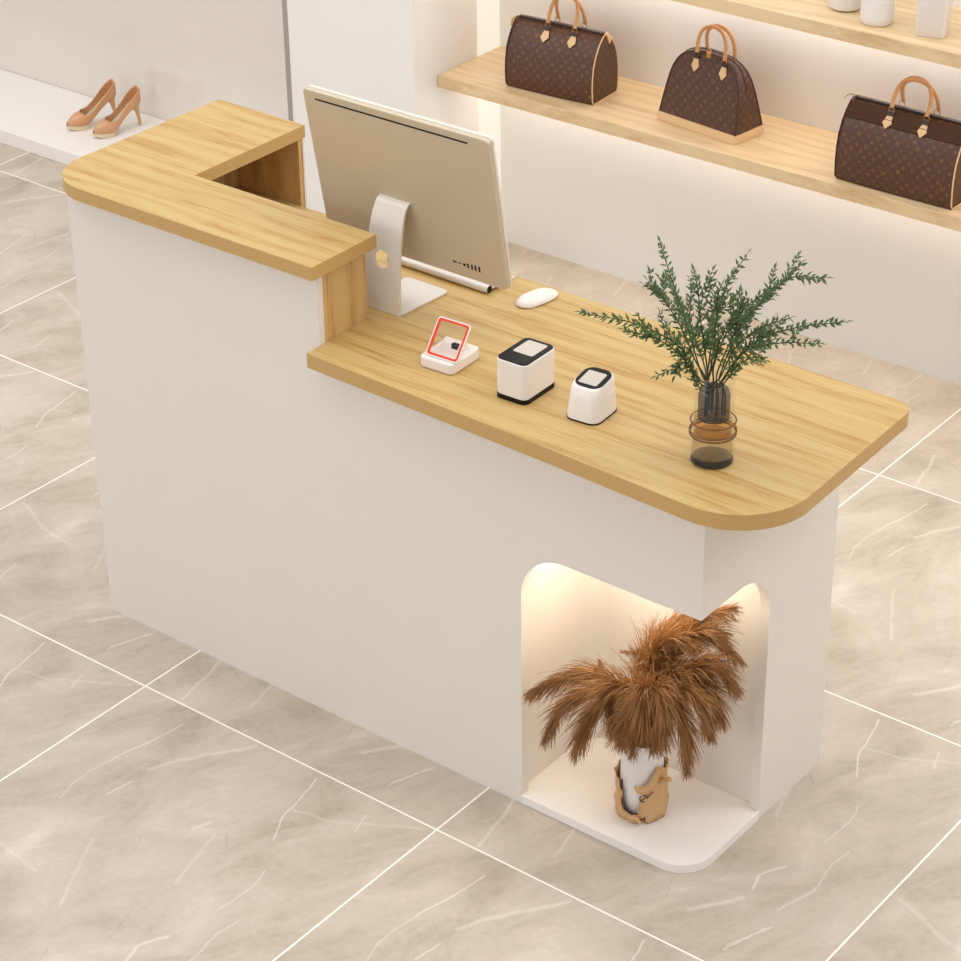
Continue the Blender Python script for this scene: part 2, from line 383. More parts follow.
# ---------------------------------------------------------------- display plinth and shoes
pl = link('display_plinth', B(-4.0, -1.02, 1.787, YW-.002, 0, .052), M['plinth'], bevel=.003)
tag(pl, 'low white display plinth along the glossy wall under the high heels', 'plinth')
def make_shoe():
    # local: toe at -y, length .2, z up
    root = bpy.data.objects.new('high_heel_shoe', None); COL.objects.link(root)
    L = .205; NS = 22
    def solez(t):   # t 0 toe .. 1 heel
        if t < .30: return .016 + .004*(1-t/.3)**2
        u = (t-.30)/.70; s = u*u*(3-2*u); return .016 + .076*(.55*s+.45*u)
    def halfw(t):
        return [.004, .017, .026, .0325, .034, .031, .026, .022, .021, .0225, .023, .020, .013][min(12, int(t*12))] * (1-(t*12 % 1)) + \
               [.004, .017, .026, .0325, .034, .031, .026, .022, .021, .0225, .023, .020, .013][min(12, int(t*12)+1)] * (t*12 % 1)
    def toph(t):    # height of upper edge above the sole
        if t < .28: return .012 + .030*math.sin(min(1, t/.28)*PI/2)
        if t < .45: return .040 - .012*(t-.28)/.17
        return .028 + .020*((t-.45)/.55)**1.3
    up = bmesh.new(); ins = bmesh.new(); ring_prev = None; irp = None; NA = 12
    for i in range(NS+1):
        t = i/NS; y = -L/2 + L*t*.93; z = solez(t); hw = halfw(t)*.95; h = toph(t)
        openf = 0 if t < .27 else min(1, (t-.27)/.08)
        r = []
        for j in range(NA+1):
            a = PI*j/NA                       # 0 right .. pi left
            full = (hw*math.cos(a), z + h*math.sin(a)**.8)
            # open section: side walls only
            s = j/NA; side = 1 if s < .5 else -1; q = (s if s < .5 else 1-s)*2
            opn = (side*hw*(1-.16*q**2), z+h*q)
            r.append(up.verts.new((full[0]*(1-openf)+opn[0]*openf, y, full[1]*(1-openf)+opn[1]*openf)))
        if ring_prev:
            for j in range(NA):
                if openf > 0.5 and j in (NA//2-1,) and False: continue
                if t > .30 and j in (NA//2, NA//2-1) and abs(r[j].co.x-r[j+1].co.x) > .012: continue
                up.faces.new((ring_prev[j], ring_prev[j+1], r[j+1], r[j]))
        ring_prev = r
        if t > .12:
            k = [ins.verts.new((s_*hw*.93, y, z+.002)) for s_ in (1, -1)]
            if irp: ins.faces.new((irp[0], irp[1], k[1], k[0]))
            irp = k
    up.faces.new(ring_prev)
    o = link('upper', up, M['shoe'], root, smooth=True); so = o.modifiers.new('thick', 'SOLIDIFY'); so.thickness = .0015
    link('insole', ins, M['insole'], root)
    so_ = bmesh.new(); prev = None
    for i in range(NS+1):
        t = i/NS; y = -L/2 + L*t*.93; hw = halfw(t)*.93; z1 = solez(t); z0 = z1-.003 if t > .42 else max(.0, z1-.016 if t < .3 else z1-.016*(1-(t-.3)/.12)-.003)
        if t < .12: z0 += .008*(1-t/.12)
        r = [so_.verts.new(q) for q in ((hw, y, z1), (-hw, y, z1), (-hw*.9, y, z0), (hw*.9, y, z0))]
        if prev:
            for j in range(4): so_.faces.new((prev[j], prev[(j+1) % 4], r[(j+1) % 4], r[j]))
        else: so_.faces.new(r)
        prev = r
    so_.faces.new(prev[::-1]); link('platform_sole', so_, M['shoe_sole'], root)
    hl = bmesh.new(); tube(hl, [(0, .074, .090), (0, .074, .070), (0, .079, .048), (0, .083, .024), (0, .085, 0)], [.019, .012, .0075, .0055, .0048], 12); link('heel', hl, M['heel'], root, smooth=True)
    return root
sh = make_shoe(); sh.location = (-2.135, 2.008, .0525); sh.rotation_euler = (0, 0, -.24)
tag(sh, 'nude high heel pump, the farther left of the pair on the white plinth', 'shoe', 'nude pumps on the plinth')
s2 = copy_tree(sh); s2.location = (-2.020, 2.014, .0525); s2.rotation_euler = (0, 0, -.17)
tag(s2, 'nude high heel pump standing nearest the oak counter top on the plinth', 'shoe', 'nude pumps on the plinth')

# ---------------------------------------------------------------- reception counter
ZL, ZH, TH, TL = .9121, 1.10, .0295, .0325
BX1, BY1 = 1.6286, .4906
ct = thing('reception_counter', 'white reception counter with stepped light oak tops and lit corner niche', 'counter', (0, 0, 0))
bm = bmesh.new(); prism(bm, [(0, 0), (BX1, 0), (BX1, ZL-TL), (.694, ZL-TL), (.694, ZH-TH), (0, ZH-TH)], 0, BY1, 'xz')
body = link('body', bm, M['white'], ct)
NX, NZ, NY = 1.2100, .624, .249
bm = bmesh.new(); prism(bm, rounded([(NX-.016, .022, 0), (BX1-.022, .022, 0), (BX1-.022, NY+.014, 0), (NX-.016, NY+.014, .055)], 14), -.05, NZ+.02); c1 = link('c', bm, M['white'])
bm = bmesh.new(); prism(bm, rounded([(NX, -.1, 0), (BX1+.1, -.1, 0), (BX1+.1, NZ, 0), (NX, NZ, .105)], 16), -.1, .03, 'xz'); c2 = link('c', bm, M['white'])
bm = bmesh.new(); prism(bm, rounded([(-.1, -.1, 0), (NY, -.1, 0), (NY, NZ, .115), (-.1, NZ, 0)], 16), BX1-.03, BX1+.1, 'yz'); c3 = link('c', bm, M['white'])
body.parent = None; c4 = link('c', B(-.1, .75, .149, BY1+.1, ZL-TL, ZH+.1), M['white']); boolean(body, [c4, c1, c2, c3]); body.parent = ct
bm = bmesh.new(); prism(bm, rounded([(NX-.016, .022, 0), (NX, .022, 0), (NX, -.001, 0), (BX1+.002, -.001, .075), (BX1+.002, NY, 0), (BX1-.022, NY, 0), (BX1-.022, NY+.014, 0), (NX-.016, NY+.014, 0)], 14), 0, .022)
link('niche_floor', bm, M['plinth'], ct, bevel=.0012)
link('niche_light_strip', B(NX+.05, BX1-.10, .060, .200, NZ+.010, NZ+.019), M['led_niche'], ct)
# raised front and its oak end panel
link('front_facing', B(.694, .706, .0, .017, ZL-TL+.0005, ZH-TH), M['white'], ct)
link('end_panel', B(.6945, .7055, .0175, .149, ZL+.0002, ZH-TH), M['oak_upright'], ct)
link('side_cladding', B(0, .014, .149, BY1, ZL-TL+.0005, ZH-TH), M['white'], ct)
link('side_panel', B(.0142, .030, .1492, .4903, ZL+.0002, ZH-TH), M['oak_upright'], ct)
link('rear_panel', B(0, .2190, .4910, .5035, 0, ZH-TH), M['oak_upright'], ct)
link('rear_cladding', B(0, .2205, .5037, .5090, 0, ZH-TH), M['white'], ct)
bm = bmesh.new(); prism(bm, rounded([(.7065, -.040, 0), (1.30, -.058, 0), (1.797, -.080, .150), (1.778, .492, .040), (.2195, .4905, 0), (.0305, .4905, 0), (.0305, .1495, 0), (.6945, .1495, 0), (.6945, .0173, 0), (.7065, .0173, 0)], 20), ZL-TL, ZL)
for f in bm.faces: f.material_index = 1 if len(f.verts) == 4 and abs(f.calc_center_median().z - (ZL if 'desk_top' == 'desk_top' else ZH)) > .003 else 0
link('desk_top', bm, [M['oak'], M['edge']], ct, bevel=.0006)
bm = bmesh.new(); prism(bm, rounded([(-.046, -.034, .118), (.724, -.031, 0), (.724, .164, 0), (.2225, .164, 0), (.2225, .512, 0), (-.038, .512, 0)], 18), ZH-TH, ZH)
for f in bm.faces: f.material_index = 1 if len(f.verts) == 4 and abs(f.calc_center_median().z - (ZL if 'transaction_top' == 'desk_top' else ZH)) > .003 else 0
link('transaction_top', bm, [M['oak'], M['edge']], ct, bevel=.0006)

# ---------------------------------------------------------------- computer
mac = thing('desktop_computer', 'thin silver all-in-one computer seen from behind on the oak desk', 'computer', (.705, .19, ZL))
cb = Vector((.957, .27, 1.007)); tl = Vector((.50, .212, 1.333)); tr = Vector((.972, .212, 1.345))
# panel in a local frame: origin at lower edge centre, x width, z up the panel, y towards the user
PW, PH, PT = .474, .346, .020
pv = bpy.data.objects.new('display', None)
rotx = Matrix.Rotation(math.radians(10.0), 4, 'X'); loc = Matrix.Translation(Vector((.735-.705, .272-.19, 1.003-ZL))); PM = loc @ rotx
bm = bmesh.new(); o_ = rounded([(-PW/2, 0, .012), (PW/2, 0, .012), (PW/2, PH, .012), (-PW/2, PH, .012)], 6)
prism(bm, o_, 0, .012, 'xz')
o_i = [(x*.985, PH/2+(z-PH/2)*.98) for x, z in o_]
dsp = link('display_housing', bm, M['silver'], mac, bevel=.003); dsp.matrix_local = PM
bm = bmesh.new(); prism(bm, o_, .0121, .0195, 'xz'); rim = link('display_bezel', bm, M['silver_light'], mac, bevel=.0015); rim.matrix_local = PM
bm = bmesh.new(); prism(bm, [(x*.97, .06+(z)*.81) for x, z in o_], .0196, .0202, 'xz'); scn = link('screen', bm, M['screen'], mac); scn.matrix_local = PM
bm = bmesh.new(); box(bm, -.205, .185, -.0006, .001, PH-.020, PH-.0165); v_ = link('vent_slot', bm, M['black'], dsp)
for i, (dx, w_, h_) in enumerate(((0, .010, .003), (.014, .007, .002), (.026, .007, .005), (.037, .004, .010), (.047, .004, .012), (.056, .004, .012), (.066, .004, .013))):
    link('port', B(.102+dx, .102+dx+w_, -.0006, .001, .032-h_/2, .032+h_/2), M['black'], dsp)
# stand: leg with cable hole, curved foot
bm = bmesh.new()
prof = [(.193, .001), (.1935, .010), (.194, .030), (.198, .08), (.207, .14), (.219, .19), (.228, .213), (.237, .226), (.250, .232)]
th = .006; NSEG = len(prof)
pr = spline([(0, y-.19, z) for y, z in prof], 5)
rows = []
zc, xc_, rh = .112, -.003, .0195
for i, q in enumerate(pr):
    t = min(1, q.z/.215); hw = .050 - .010*t; rows.append((q, hw))
def foot_y(z):
    for a, b in zip(pr, pr[1:]):
        if a.z <= z <= b.z: return a.y + (b.y-a.y)*(z-a.z)/max(1e-6, b.z-a.z)
    return pr[-1].y
lo = []; hi = []
for q, hw in rows:
    lo.append((bm.verts.new((-hw, q.y, q.z)), bm.verts.new((hw, q.y, q.z)))); hi.append((bm.verts.new((-hw, q.y+th, q.z-.0*th)), bm.verts.new((hw, q.y+th, q.z))))
for i in range(len(rows)-1):
    bm.faces.new((lo[i][0], lo[i][1], lo[i+1][1], lo[i+1][0])); bm.faces.new((hi[i][0], hi[i+1][0], hi[i+1][1], hi[i][1]))
    bm.faces.new((lo[i][0], lo[i+1][0], hi[i+1][0], hi[i][0])); bm.faces.new((lo[i][1], hi[i][1], hi[i+1][1], lo[i+1][1]))
bm.faces.new((lo[0][0], hi[0][0], hi[0][1], lo[0][1])); bm.faces.new((lo[-1][0], lo[-1][1], hi[-1][1], hi[-1][0]))
leg = link('stand_leg', bm, M['silver_light'], None, smooth=False)
hb = bmesh.new(); tube(hb, [(xc_, -.1, zc), (xc_, .2, zc)], rh, 32); hc = link('c', hb, M['white'])
boolean(leg, [hc]); leg.parent = mac
bm = bmesh.new(); prism(bm, rounded([(-.050, .003, .004), (.050, .003, .006), (.060, .152, .012), (-.056, .152, .012)], 6), 0.0003, .006); fo = link('stand_foot', bm, M['silver_light'], mac, bevel=.0015)
bm = bmesh.new(); box(bm, -.036, .036, .058, .070, .208, .230); link('hinge', bm, M['silver'], mac, bevel=.003)

# ---------------------------------------------------------------- keyboard and mouse
kb = thing('keyboard', 'slim silver keyboard with round battery bar behind the computer', 'keyboard', (.698, .389, ZL), 0)
bm = bmesh.new(); tube(bm, [(-.135, 0, .0095), (.135, 0, .0095)], .009, 20); link('battery_bar', bm, M['silver_light'], kb, smooth=True)
bm = bmesh.new(); tube(bm, [(.1352, 0, .0095), (.1362, 0, .0095)], .0078, 20); link('end_cap', bm, M['black'], kb, smooth=True)
bm = bmesh.new(); prism(bm, [(.002, .0185), (.004, .008), (.090, .0015), (.090, .005)], -.135, .135, 'yz'); link('key_deck', bm, M['silver_light'], kb)
for r_ in range(5):
    for c_ in range(13):
        y = .018+r_*.0145; z = .0185-(y-.002)*.1535
        link('key', B(-.128+c_*.0198, -.128+c_*.0198+.0172, y, y+.0120, z-.001, z+.0022), M['white_plastic'], kb)
bm = bmesh.new(); n = 28
prof = []
for i in range(9):
    a = (PI/2)*i/8; prof.append((math.cos(a), math.sin(a)))
rings = []
for c, s in prof:
    rings.append([bm.verts.new((.026*c**.6*math.copysign(abs(math.cos(q))**.8, math.cos(q)), .052*c**.6*math.copysign(abs(math.sin(q))**.8, math.sin(q)), .003+.014*s*(1-.25*math.sin(q)*c))) for q in [2*PI*j/n for j in range(n)]] if c > 1e-3 else [bm.verts.new((0, 0, .017))])
for i in range(len(rings)-2):
    for j in range(n): bm.faces.new((rings[i][j], rings[i][(j+1) % n], rings[i+1][(j+1) % n], rings[i+1][j]))
for j in range(n): bm.faces.new((rings[-2][j], rings[-2][(j+1) % n], rings[-1][0]))
bm.faces.new(rings[0][::-1])
ms = thing('computer_mouse', 'white low curved wireless mouse beside the computer', 'mouse', (.931, .424, ZL), -.16)
link('shell', bm, M['white_plastic'], ms, smooth=True)
bm = bmesh.new(); prism(bm, rbox_pts(0, 0, .042, .092, .018), .0003, .0032); link('base', bm, M['silver_light'], ms)

# ---------------------------------------------------------------- scanners
rs = thing('barcode_reader', 'low white reader with a tilted clear panel framed in red', 'scanner', (.958, .102, ZL), .05)
bm = bmesh.new(); prism(bm, rbox_pts(0, 0, .082, .098, .012), .0003, .024); link('base', bm, M['white_plastic'], rs, bevel=.004, bseg=3)
bm = bmesh.new(); prism(bm, [(-.012, .022), (.036, .022), (.030, .034), (.014, .046), (.002, .040)], -.020, .024, 'yz'); link('wedge', bm, M['white_plastic'], rs, bevel=.003)
link('camera_eye', B(.006, .021, -.0035, .006, .030, .043), M['black'], rs, bevel=.001)
FM = Matrix.Translation((.008, -.040, .026)) @ Matrix.Rotation(math.radians(-38), 4, 'X')
W, H = .078, .080
def ring(w_, h_, r, w2, h2, r2, z0, z1):
    bm = bmesh.new(); a = rounded([(-w_/2, 0+(H-h_)/2, r), (w_/2, (H-h_)/2, r), (w_/2, (H+h_)/2, r), (-w_/2, (H+h_)/2, r)], 6); b = rounded([(-w2/2, (H-h2)/2, r2), (w2/2, (H-h2)/2, r2), (w2/2, (H+h2)/2, r2), (-w2/2, (H+h2)/2, r2)], 6)
    L_ = [[bm.verts.new((p[0], z, p[1])) for p in q] for q in (a, b) for z in (z0, z1)]; n = len(a)
    for i in range(n):
        j = (i+1) % n
        bm.faces.new((L_[0][i], L_[0][j], L_[2][j], L_[2][i])); bm.faces.new((L_[1][i], L_[1][j], L_[3][j], L_[3][i]))
        bm.faces.new((L_[0][i], L_[0][j], L_[1][j], L_[1][i])); bm.faces.new((L_[2][i], L_[2][j], L_[3][j], L_[3][i]))
    return bm
f1 = link('panel_rim', ring(W, H, .008, W-.005, H-.005, .006, 0, .003), M['white_plastic'], rs); f1.matrix_local = FM
f2 = link('red_border', ring(W-.005, H-.005, .006, W-.014, H-.014, .004, -.0004, .0028), M['red'], rs); f2.matrix_local = FM
f3 = link('clear_pane', (lambda b: (box(b, -W/2+.008, W/2-.008, .0010, .0018, .008, H-.008), b)[1])(bmesh.new()), M['clear_panel'], rs); f3.matrix_local = FM

sa = thing('payment_scanner', 'boxy white payment scanner with black frame top and black foot', 'scanner', (1.150, .096, ZL), .03)
bm = bmesh.new(); prism(bm, rbox_pts(0, 0, .074, .106, .014), .0003, .009); link('foot', bm, M['black'], sa)
bm = bmesh.new(); prism(bm, rbox_pts(0, 0, .073, .105, .014), .0091, .083); link('housing', bm, M['white_plastic'], sa, bevel=.002)
bm = bmesh.new(); prism(bm, rbox_pts(0, 0, .069, .101, .012), .0832, .0855); link('top_frame', bm, M['black'], sa, bevel=.0008)
bm = bmesh.new(); prism(bm, rbox_pts(.001, .014, .046, .054, .004), .0856, .0862); link('scan_window', bm, M['window_grey'], sa)

sb = thing('compact_scanner', 'small rounded white scanner with slanted black rimmed window nearest the plant vase', 'scanner', (1.303, .100, ZL), .08)
bm = bmesh.new(); prism(bm, rbox_pts(0, 0, .074, .090, .020), .0003, .003); link('foot', bm, M['black'], sb)
def tapered(levels, s=6):
    bm = bmesh.new(); prev = None
    for (w_, d_, r, oy, z, tilt) in levels:
        pts = rbox_pts(0, oy, w_, d_, r, s); cur = [bm.verts.new((x, y, z + tilt*(y-oy))) for x, y in pts]
        if prev:
            n = len(cur)
            for i in range(n): bm.faces.new((prev[i], prev[(i+1) % n], cur[(i+1) % n], cur[i]))
        else: bm.faces.new(cur[::-1])
        prev = cur
    bm.faces.new(prev); return bm
link('housing', tapered([(.072, .088, .019, 0, .0031, 0), (.071, .085, .019, .001, .02, .02), (.068, .078, .019, .002, .048, .06), (.066, .072, .020, .004, .067, .12), (.062, .066, .020, .005, .0715, .14)]), M['white_plastic'], sb, smooth=True)
link('top_frame', tapered([(.059, .063, .020, .005, .0717, .14), (.059, .063, .020, .005, .0730, .14)]), M['black'], sb)
link('scan_window', tapered([(.040, .042, .003, .002, .0731, .14), (.040, .042, .003, .002, .0737, .14)], 3), M['window_grey'], sb)
link('side_panel', tapered([(.0735, .056, .012, .008, .008, .0), (.0705, .050, .012, .010, .050, .05)]), M['white_plastic'], sb, smooth=True)

# ---------------------------------------------------------------- glass vase with sprigs
VX, VY = 1.581, .088
gv = thing('glass_vase', 'clear glass cylinder vase with amber band holding the green sprigs', 'vase', (VX, VY, ZL))
bm = bmesh.new(); lathe(bm, [(.0405, .0005), (.0405, .056), (.039, .066), (.0375, .180), (.036, .182), (.0345, .180), (.0355, .070), (.038, .056), (.038, .014), (0.0, .014)], n=48)
link('glass_body', bm, M['glass'], gv, smooth=True)
bm = bmesh.new(); lathe(bm, [(0, .0150), (.0365, .0150), (.0365, .052), (0, .052)], n=40); link('tinted_base', bm, M['sand_glass'], gv, smooth=True)
bm = bmesh.new(); lathe(bm, [(0, .0020), (.0390, .0020), (.0390, .0055), (0, .0055)], n=40); link('thick_bottom', bm, M['smoke_glass'], gv, smooth=True)
bm = bmesh.new(); lathe(bm, [(0, .060), (.034, .060), (.034, .086), (0, .086)], n=40); link('amber_band', bm, M['amber_glass'], gv, smooth=True)
bm = bmesh.new(); lathe(bm, [(.0290, .089), (.0292, .136), (.0255, .146)], n=40); link('inner_insert', bm, M['smoke_glass'], gv, smooth=True)
for z, r in ((.058, .0425), (.064, .0425), (.084, .0415)):
    bm = bmesh.new(); tube(bm, [(r*math.cos(2*PI*i/40), r*math.sin(2*PI*i/40), z) for i in range(40)], .0016, 8, closed=True); link('metal_ring', bm, plain('bronze_ring', srgb(120, 84, 56), .35, metal=.5) if z == .058 else bpy.data.materials['bronze_ring'], gv, smooth=True)
SPRIGS=[
[[1.564,0.09,0.988],[1.541,0.1,1.079],[1.479,0.14,1.145],[1.428,0.17,1.199],[1.38,0.2,1.248]],
[[1.562,0.09,0.987],[1.542,0.08,1.108],[1.514,0.07,1.173],[1.481,0.06,1.221],[1.457,0.05,1.251]],
[[1.564,0.09,0.988],[1.567,0.06,1.084],[1.548,0.02,1.159],[1.496,-0.03,1.208],[1.416,-0.09,1.232]],
[[1.568,0.09,0.989],[1.578,0.05,1.081],[1.553,0.02,1.144],[1.515,-0.01,1.18],[1.472,-0.04,1.195]],
[[1.573,0.09,0.991],[1.545,0.12,1.072],[1.537,0.15,1.148],[1.54,0.18,1.217],[1.566,0.2,1.276]],
[[1.577,0.09,0.992],[1.579,0.1,1.091],[1.608,0.12,1.181],[1.654,0.14,1.246],[1.699,0.16,1.309]],
[[1.577,0.09,0.992],[1.571,0.12,1.07],[1.593,0.16,1.171],[1.647,0.2,1.25],[1.704,0.24,1.255]],
[[1.579,0.09,0.993],[1.588,0.1,1.073],[1.63,0.12,1.149],[1.702,0.15,1.192],[1.783,0.18,1.216]],
[[1.579,0.09,0.993],[1.601,0.08,1.082],[1.645,0.08,1.156],[1.715,0.08,1.195],[1.789,0.08,1.216]],
[[1.579,0.09,0.993],[1.613,0.06,1.088],[1.657,0.04,1.15],[1.696,0.03,1.183],[1.722,0.02,1.189]],
[[1.566,0.09,0.989],[1.572,0.06,1.065],[1.562,0.04,1.107],[1.556,0.02,1.133],[1.554,-0.0,1.129]],
[[1.573,0.09,0.991],[1.559,0.09,1.109],[1.536,0.1,1.188],[1.524,0.11,1.229],[1.507,0.12,1.256]],
[[1.575,0.09,0.991],[1.578,0.08,1.119],[1.583,0.08,1.2],[1.584,0.08,1.249],[1.592,0.08,1.271]],
[[1.575,0.09,0.991],[1.57,0.1,1.098],[1.583,0.12,1.164],[1.604,0.14,1.206],[1.631,0.16,1.237]],
[[1.575,0.09,0.991],[1.593,0.06,1.122],[1.621,0.04,1.198],[1.652,0.03,1.244],[1.691,0.02,1.279]],
[[1.568,0.09,0.989],[1.53,0.13,1.073],[1.477,0.16,1.126],[1.436,0.18,1.157],[1.4,0.2,1.183]],
[[1.577,0.09,0.992],[1.602,0.07,1.095],[1.643,0.05,1.175],[1.697,0.04,1.235],[1.76,0.03,1.277]],
]
gs = thing('green_sprigs', 'bunch of dark green leafy sprigs fanning out of the glass vase', 'plant', (VX, VY, ZL+.09))
O = Vector(gs.location)
def leaf(bm, p, d, nrm, L, W_):
    d = d.normalized(); s = d.cross(nrm).normalized(); nn = s.cross(d).normalized()
    v = [bm.verts.new(p), bm.verts.new(p+d*L*.45+s*W_+nn*W_*.35), bm.verts.new(p+d*L-nn*L*.08), bm.verts.new(p+d*L*.45-s*W_+nn*W_*.35), bm.verts.new(p+d*L*.45)]
    bm.faces.new((v[0], v[1], v[4])); bm.faces.new((v[1], v[2], v[4])); bm.faces.new((v[2], v[3], v[4])); bm.faces.new((v[3], v[0], v[4]))
for si, pts in enumerate(SPRIGS):
    a = Vector(pts[0]); foot = Vector((VX+random.uniform(-.019, .019), VY+random.uniform(-.019, .019), ZL+.094))
    cp = [foot, foot + Vector(((Vector(pts[1]).x-foot.x)*.12, (Vector(pts[1]).y-foot.y)*.12, .058))] + [Vector(p) for p in pts[1:]]
    cv = [p-O for p in spline(cp, 9)]; n = len(cv)
    bm = bmesh.new(); tube(bm, cv, [.0019-.0012*i/n for i in range(n)], 6)
    lf = bmesh.new(); L0 = 0.42 if si not in (9, 10) else .5
    def leaves(path, lo, step_, lm):
        acc = 0; side = random.uniform(0, 6)
        tot = sum((path[i+1]-path[i]).length for i in range(len(path)-1)); run = 0
        for i in range(len(path)-1):
            sgm = path[i+1]-path[i]; ln = sgm.length
            while acc < ln:
                t = (run+acc)/tot
                if t > lo:
                    p = path[i]+sgm*(acc/ln); d0 = sgm.normalized(); ref = Vector((0, 0, 1)).cross(d0)
                    if ref.length < .1: ref = Vector((1, 0, 0))
                    ref.normalize(); q = Matrix.Rotation(side, 3, d0) @ ref
                    for sg in (1, -1):
                        dd = d0*random.uniform(.7, 1.1) + q*sg*random.uniform(.7, 1.0) + Vector((random.uniform(-.2, .2),)*3)
                        leaf(lf, p, dd, d0.cross(q)+Vector((0, 0, .3)), lm*random.uniform(.65, 1.25)*(1.1-.35*t), .0027*random.uniform(.7, 1.3))
                    side += 1.9+random.uniform(-.4, .4)
                acc += step_*random.uniform(.7, 1.3)
            acc -= ln; run += ln
        leaf(lf, path[-1], path[-1]-path[-2], Vector((0, 0, 1)), lm, .003)
    leaves(cv, L0, .0060, .018)
    # short side twigs
    tb = bm
    for _ in range(5):
        i = random.randint(int(n*.42), n-6); d0 = (cv[i+1]-cv[i]).normalized(); q = Matrix.Rotation(random.uniform(0, 6.28), 3, d0) @ d0.orthogonal().normalized()
        Lt = random.uniform(.03, .06)*(1.15-.5*i/n); e = [cv[i], cv[i]+(d0*.8+q*.45)*Lt*.5, cv[i]+(d0*.95+q*.62)*Lt+Vector((0, 0, .005))]
        e = spline(e, 3); tube(tb, e, .0007, 4); leaves(e, .15, .0075, .016)
    st = link('sprig', bm, M['stem_dark'], gs)
    link('leaves', lf, M['leaf'], st)

# ---------------------------------------------------------------- pampas in the niche
PX, PY, PZ = 1.432, .112, .0222
pv_ = thing('paper_wrapped_vase', 'white vase in a torn kraft paper sleeve inside the lit niche', 'vase', (PX, PY, PZ))
bm = bmesh.new(); lathe(bm, [(0, .0005), (.040, .0005), (.043, .01), (.045, .08), (.043, .14), (.034, .165), (.033, .176), (.030, .176), (.030, .165), (.038, .14), (.040, .02), (0, .015)], n=40); link('vase_body', bm, M['ceramic'], pv_, smooth=True)
# sleeve: a wrapped sheet whose upper edge dips in front, with folded lips
def sleeve_top(a):      # a: angle, -pi/2 faces the front; the view comes from -49 deg
    d = math.degrees(a) % 360
    pts = [(0, .128), (20, .122), (60, .118), (110, .118), (160, .112), (190, .105), (215, .098), (240, .092), (252, .080), (262, .030), (285, .024), (297, .032), (303, .075), (315, .092), (335, .135), (350, .138), (360, .128)]
    for (x0, y0), (x1, y1) in zip(pts, pts[1:]):
        if x0 <= d <= x1: return y0+(y1-y0)*(d-x0)/(x1-x0)
bm = bmesh.new(); N = 96; K = 9; cols = []
for i in range(N):
    a = 2*PI*i/N; top = sleeve_top(a); col = []
    for k in range(K):
        z = .001+(top-.001)*k/(K-1); wr = .0014*math.sin(a*9+z*60)+.0012*math.sin(a*17-z*110); bulge = .004*math.sin(min(1, z/.05)*PI)
        r = .0505+wr+bulge*.8+(.004*max(0, (k-(K-3))/2))*(1 if top < .1 else .4)
        col.append(bm.verts.new((r*math.cos(a), r*math.sin(a), z)))
    cols.append(col)
for i in range(N):
    for k in range(K-1): bm.faces.new((cols[i][k], cols[(i+1) % N][k], cols[(i+1) % N][k+1], cols[i][k+1]))
sl = link('paper_sleeve', bm, M['kraft'], pv_, smooth=True); so = sl.modifiers.new('thick', 'SOLIDIFY'); so.thickness = .0016; so.offset = 0
def around(d, z, r=.0545): a = math.radians(d); return (r*math.cos(a), r*math.sin(a), z)
bm = bmesh.new(); tube(bm, [around(289, .098, .056), around(297, .090, .0585), (around(306, .092, .0585)), around(318, .098, .058), around(330, .116, .057), around(341, .136, .055)], [.003, .0065, .0085, .008, .0075, .004], 10, flat=.8); link('folded_lip', bm, M['kraft'], sl, smooth=True)
bm = bmesh.new(); tube(bm, [around(255, .075, .054), around(254, .045, .056), around(262, .028, .057), around(282, .022, .058), around(296, .018, .058), around(304, .006, .057)], [.004, .006, .006, .005, .006, .004], 10, flat=.8); link('folded_lip', bm, M['kraft'], sl, smooth=True)
bm = bmesh.new(); tube(bm, [around(352, .100, .053), around(356, .104, .062), around(358, .110, .070)], [.006, .005, .0055], 10); link('twisted_corner', bm, M['kraft'], sl, smooth=True)
bm = bmesh.new(); tube(bm, [around(256, .10, .0535), around(257, .06, .0555), around(263, .034, .0565), around(284, .028, .0575), around(297, .030, .0575)], .0016, 6); link('ink_edge', bm, M['ink'], sl)
bm = bmesh.new(); tube(bm, [around(300+8.5*math.cos(q)*1.0+9, .068+.0085*math.sin(q), .0553) for q in [i*2*PI/18 for i in range(15)]], .0011, 6)
tube(bm, [around(301, .062, .0555), around(318, .073, .0555), around(328, .082, .0553)], .0009, 6); link('ink_mark', bm, M['ink'], sl)
bm = bmesh.new(); tube(bm, [around(290, .012, .0565), around(303, .014, .0565), around(311, .016, .056)], .0012, 6); tube(bm, [around(311, .010, .0563), around(312, .021, .0563)], .0012, 6); link('ink_mark', bm, M['ink'], sl)

